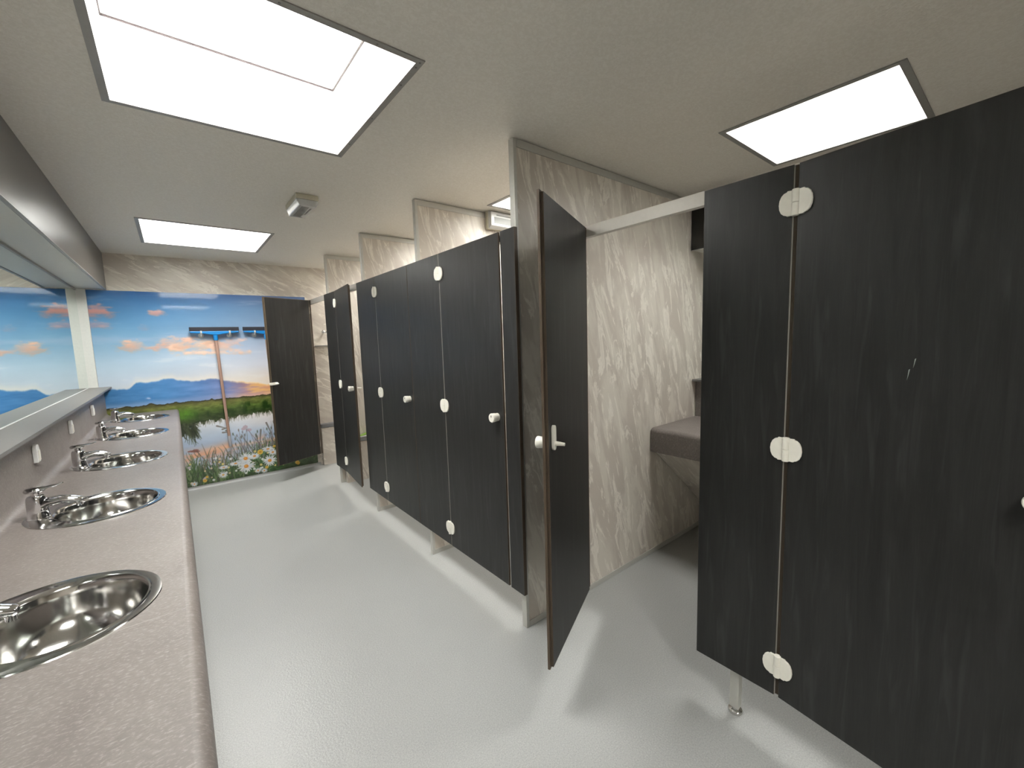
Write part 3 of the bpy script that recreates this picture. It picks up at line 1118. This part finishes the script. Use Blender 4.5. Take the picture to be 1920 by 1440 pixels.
def door(x_face, y_hinge, L, ang, label, lock_turn=0.0, rb=0.012):
    """hinged on its far edge, opening outwards (towards -x) by ang"""
    d = thing('cubicle_door', label, 'door', (x_face, y_hinge, 0), -ang, 'black cubicle doors')
    bm = BM()
    box(bm, 0, 0.0098, -L - .004, -.004, ZB, ZT)
    box(bm, 0.0098, 0.020, -L - .004 + rb, -.020, ZB + .006, ZT - .006)
    edge_mats(bm)
    obj('leaf_panel', bm, ['door', 'edge'], d, bevel=0.0008, seg=1)
    for z in (1.836, 1.066, 0.304):
        add_hinge(d, z, -ang)
    yk = -L - 0.004 + 0.050
    zk = 1.062
    bm = BM()
    lathe(bm, [(0.0005, -0.041), (0.0210, -0.041), (0.0230, -0.038), (0.0215, -0.018), (0.0200, -0.012), (0.0200, -0.0004), (0.0005, -0.0004)], 28, 'x', (0, yk, zk))
    k = obj('knob', bm, 'white', d, smooth=True)
    bm = BM(); box(bm, -0.0421, -0.0411, yk - .002, yk + .002, zk + .003, zk + .013)
    obj('coin_slot_shade', bm, 'dark', k)  # raised dark strip: shade inside the coin slot, put in as colour
    # turn lock on the inside
    th = 0.020
    bm = BM()
    pts = []
    for k_ in range(9):
        t = math.pi * k_ / 8
        pts.append((0.0135 * math.cos(t), 0.055 + 0.0135 * math.sin(t)))
    for k_ in range(9):
        t = math.pi + math.pi * k_ / 8
        pts.append((0.0135 * math.cos(t), -0.012 + 0.0135 * math.sin(t)))
    prism(bm, pts, 'x', 0.0004, 0.012)
    lk = obj('lock_plate', bm, 'white', d, smooth=True, bevel=0.002, loc=(th, yk, zk))
    lk.rotation_euler = (lock_turn, 0, 0)
    bm = BM()
    tube(bm, [(0.012, 0, 0), (0.030, 0, 0), (0.048, 0, -0.001)], [0.0090, 0.0075, 0.0060], 14)
    obj('lock_pin', bm, 'white', lk, smooth=True)
    return d


# row: far pilaster, door, ...
door(XD, 2.187, 0.569, 0.0, 'closed black cubicle door next to the tall marble partition', rb=0.036)
door(XD, 3.176, 0.560, 0.0, 'closed black cubicle door second from the tall marble partition')
door(XD, 4.180, 0.535, math.radians(5.2), 'black cubicle door standing slightly ajar, next to the end cubicle')
door(XD, 5.150, 0.530, math.radians(66), 'black cubicle door swung wide open in front of the mural', math.pi / 2)
pilaster(1.5985, 1.494, 'very narrow black strip panel at the front edge of the tall marble partition', XD, hinge=False)
pilaster(2.607, 2.191, 'black front panel between the two closed cubicle doors', XD)
pilaster(3.575, 3.180, 'black front panel between the closed second door and the ajar door', XD)
pilaster(4.534, 4.184, 'narrow black front panel carrying the hinges of the ajar door', XD)
pilaster(YE - 0.035, 5.154, 'slim black front panel against the end wall beside the mural', XD)
# recessed block
door(XR, 1.340, 0.570, math.radians(63.9), 'black door swung open beside the tall marble partition, its inside with white lock showing')
fd = door(XR, 0.4805, 0.566, math.radians(8.2), 'large black door with pale scuff marks in the recessed front')
pilaster(YP - 0.001, 1.344, 'black front panel hidden behind the door swung open at the marble partition', XR)
pilaster(0.768, 0.490, 'black front panel on a single metal leg beside the scuffed door', XR, leg_y=0.630, hinge_gap=0.0095)
# scuffs on the near door
for (y, z, h) in ((-0.2865, 1.340, 0.029), (-0.297, 1.368, 0.025)):
    bm = BM()
    prism(bm, [(y - .0014, z), (y + .0012, z - .002), (y + .0026, z - h * .7), (y + .0036, z - h), (y + .0012, z - h * .6)], 'x', -0.0004, 0.0002)
    obj('scuff', bm, 'chip', fd)

# head rails
for (x0, x1, y0, y1, lab) in ((XD + 0.021, XD + 0.051, YP + TP, YE - 0.001, 'pale aluminium head rail above the row of cubicle doors'),
                              (XR + 0.0212, XR + 0.050, -0.625, YP - 0.0005, 'pale aluminium head rail above the open recessed doorway')):
    r_ = thing('head_rail', lab, 'rail', (0, 0, 0), 0, 'door head rails')
    bm = BM(); box(bm, x0, x1, y0, y1, ZT - 0.042, ZT + 0.008)
    obj('bar', bm, 'rail', r_, bevel=0.001)
    for ya in (y0, y1 - .004):
        bm = BM(); box(bm, x0 + .002, x1 - .002, ya, ya + .004, ZT - 0.052, ZT + 0.012)
        obj('end_bracket', bm, 'alu', r_)

# ------------------------------------------------------------------ recessed room: counter, mirror, soffit at the back
YA, YBk = -0.62, YP - 0.0005
soffit('soffit_boxing', 'black boxed soffit at the back of the recessed room', 2.812, XB - 0.0005, YA, YBk, 'black')
m = thing('mirror', 'mirror above the counter in the recessed room', 'mirror')
bm = BM(); box(bm, 3.030, XB - 0.0005, YA, YBk, ZLG + 0.001, ZS - 0.001)
obj('glass', bm, 'mirror', m)
lg = thing('mirror_ledge', 'grey laminate ledge above the counter in the recessed room', 'ledge')
bm = BM(); box(bm, 2.853, XB - 0.0005, YA, YBk, ZLG - 0.014, ZLG)
obj('shelf', bm, 'ledge', lg)
bm = BM(); box(bm, 2.850, 2.8529, YA, YBk, ZLG - 0.0145, ZLG)
obj('edge_strip', bm, 'ledge_edge', lg)
c2 = thing('washbasin_counter', 'taupe counter against the marble partition inside the recessed room', 'counter')
bm = BM()
pts = []
for k_ in range(8):
    t = math.pi / 2 * k_ / 7
    pts.append((2.338 + 0.026 - 0.026 * math.sin(t), ZC - .026 + 0.026 * math.cos(t)))
pts += [(2.338, ZC - 0.152), (2.358, ZC - 0.152), (2.358, ZC - 0.03), (2.91, ZC - 0.03), (2.91, ZC)]
prism(bm, pts, 'y', YA, YBk)
obj('worktop', bm, 'counter', c2, smooth=True)
bm = BM(); box(bm, 2.905, 2.925, YA, YBk, ZC + .0005, ZLG - 0.0148)
obj('upstand', bm, 'counter', c2)
bm = BM()
prism(bm, [(2.390, ZC - 0.1525), (2.378, ZC - 0.1525), (2.985, 0.20), (3.0, 0.20)], 'y', YA, YBk)
obj('sloping_panel', bm, 'marble_end', c2)

# ------------------------------------------------------------------ emergency lights
def emergency(label, loc, rotz):
    e = thing('emergency_light', label, 'lamp', loc, rotz, 'white emergency lights')
    # length along y, hangs below z=0
    bm = BM(); box(bm, -.063, .063, 0, .285, -.030, -.0003)
    bs = obj('base', bm, 'ivory_dull', e, bevel=0.004)
    bm = BM()
    prism(bm, [(-.062, -.030), (.062, -.030), (.046, -.068), (-.046, -.068)], 'y', .004, .281)
    ln = obj('lens', bm, 'lens', e, bevel=0.004)
    bm = BM(); box(bm, -.030, .012, .030, .255, -.0695, -.0682)
    obj('reflector_strip', bm, 'lens_dark', ln)
    bm = BM(); box(bm, .022, .030, .050, .200, -.0692, -.0682)
    obj('tube_strip', bm, 'lens_dark', ln)
    return e


emergency('white emergency light fixed to the corridor ceiling', (0.707, 2.768, CEIL), 0.0)
e2 = emergency('white emergency light on the partition behind the first closed door', (1.795, 2.4805, 2.285), 0.0)
e2.rotation_euler = (math.pi / 2, 0, -math.pi / 2)
e2.rotation_mode = 'QUATERNION'
# local y -> world x, local -z -> world -y
e2.rotation_quaternion = Matrix(((0, 1, 0), (0, 0, 1), (1, 0, 0))).to_quaternion()

# ------------------------------------------------------------------ squeegees on hooks
def squeegee(xc, label):
    s = thing('floor_squeegee', label, 'squeegee', (xc, YE - 0.055, 1.54), 0, 'squeegees hung on the mural')
    bm = BM()
    prism(bm, [(-.009, .0835), (.013, .0835), (.012, .124), (-.008, .124)], 'x', -.21, .21)
    obj('rubber_blade', bm, 'rubber', s, bevel=0.002)
    bm = BM()
    pts = [(-.208, .083), (.208, .083), (.208, .067), (.09, .058), (.03, .046), (-.03, .046), (-.09, .058), (-.208, .067)]
    prism(bm, [(x, z) for x, z in pts], 'y', -.014, .014)
    obj('blade_holder', bm, 'blue', s, bevel=0.004)
    bm = BM()
    tube(bm, [(0, 0, .062), (0, 0, .040), (0.001, 0, .010), (0.002, 0, -.012)], [.014, .021, .020, .017], 16)
    obj('socket', bm, 'blue', s, smooth=True)
    bm = BM()
    tube(bm, [(0.002, 0, -.010), (0.014, .004, -.5), (0.028, .008, -1.02)], [.0145, .0140, .0135], 14)
    hd = obj('handle', bm, 'handle', s, smooth=True)
    bm = BM()
    tube(bm, [(0.028, .008, -1.021), (0.030, .0085, -1.13), (0.0303, .0085, -1.14)], [.0150, .0145, .010], 14)
    obj('grip', bm, 'grip', hd, smooth=True)
    return s


squeegee(0.357, 'blue and black floor squeegee with brown handle hung on the mural')
squeegee(0.812, 'second squeegee hung on the mural, half hidden by the open end door')


def wall_hook(x, z, label):
    h = thing('wall_hook', label, 'hook', (x, YE - 0.0056, z), 0, 'hooks on the mural')
    bm = BM()
    lathe(bm, [(0.0005, -0.0002), (0.024, -0.0002), (0.024, -0.006), (0.012, -0.011), (0.0005, -0.012)], 24, 'y', (0, 0, -0.012))
    obj('base', bm, 'whiter', h, smooth=True)
    bm = BM()
    tube(bm, [(0, -.008, -.012), (0, -.040, -.014), (0, -.066, -.006), (0, -.078, .014), (0, -.078, .034)], [.0075, .0075, .0078, .0082, .0085], 14)
    obj('prong', bm, 'whiter', h, smooth=True)


wall_hook(0.240, 1.592, 'white hook nearer the mirror, under the fully visible squeegee')
wall_hook(0.482, 1.592, 'white hook nearer the open end door, under the fully visible squeegee')
wall_hook(0.708, 1.592, 'white hook under the half hidden squeegee')

# ------------------------------------------------------------------ fittings inside the two far cubicles
bx = thing('pipe_boxing', 'low grey-topped boxing along the end wall inside the last cubicle', 'boxing', (0, 0, 0), 0, 'low boxings in the cubicles')
bm = BM(); box(bm, XF + 0.045, XB - 0.001, YE - 0.060, YE - 0.0005, 0.0005, 0.452)
obj('front_board', bm, 'marble_end', bx)
bm = BM(); box(bm, XF + 0.042, XB - 0.001, YE - 0.066, YE - 0.0005, 0.4575, 0.500)
obj('cap', bm, 'greyledge', bx)
bm = BM(); box(bm, XF + 0.046, XB - 0.001, YE - 0.040, YE - 0.0005, 0.4522, 0.4573)
obj('recessed_joint', bm, 'greyledge', bx)
bx = thing('pipe_boxing', 'low grey-topped boxing inside the cubicle with the ajar door', 'boxing', (0, 0, 0), 0, 'low boxings in the cubicles')
yq = PQ[2] - 0.0005
bm = BM(); box(bm, XF + 0.045, XB - 0.001, yq - 0.060, yq, 0.0005, 0.416)
obj('front_board', bm, 'marble', bx)
bm = BM(); box(bm, XF + 0.042, XB - 0.001, yq - 0.066, yq, 0.4215, 0.462)
obj('cap', bm, 'greyledge', bx)
bm = BM(); box(bm, XF + 0.046, XB - 0.001, yq - 0.040, yq, 0.4162, 0.4213)
obj('recessed_joint', bm, 'greyledge', bx)
tw = thing('folded_cloth', 'white and green folded cloth lying on the boxing behind the ajar door', 'cloth', (1.55, yq - 0.033, 0.462))
bm = BM()
prism(bm, [(-.085, 0.0), (.10, 0.0), (.10, .030), (.06, .026), (-.02, .014), (-.085, .006)], 'y', -.030, .028)
obj('white_fold', bm, 'cloth', tw, bevel=0.002)
bm = BM()
prism(bm, [(-.08, .0075), (-.02, .0155), (.06, .0275), (.10, .0315), (.10, .066), (.05, .050), (-.02, .030), (-.075, .014)], 'y', -.026, .026)
obj('green_fold', bm, 'green', tw, bevel=0.002)

sh = thing('wall_shelf', 'thin pale shelf on the end wall inside the last cubicle', 'shelf', (0, 0, 0))
bm = BM(); box(bm, XF + 0.045, XF + 0.60, YE - 0.045, YE - 0.0005, 1.434, 1.4415)
obj('board', bm, 'post', sh)
bm = BM(); box(bm, XF + 0.045, XF + 0.60, YE - 0.0475, YE - 0.0452, 1.431, 1.4418)
obj('front_edge', bm, 'ledge_edge', sh)
ch = thing('coat_hook', 'small chrome coat hook above the thin shelf in the last cubicle', 'hook', (1.426, YE - 0.0005, 1.603))
bm = BM()
lathe(bm, [(0.0005, 0), (0.021, 0), (0.021, -0.005), (0.010, -0.009), (0.0005, -0.010)], 24, 'y')
obj('rosette', bm, 'chrome', ch, smooth=True)
for s_ in (-1, 1):
    bm = BM()
    tube(bm, [(0, -.008, 0), (s_ * .008, -.028, -.012), (s_ * .014, -.046, -.016), (s_ * .018, -.056, 0.004)], [.006, .006, .006, .0075], 12)
    obj('prong', bm, 'chrome', ch, smooth=True)
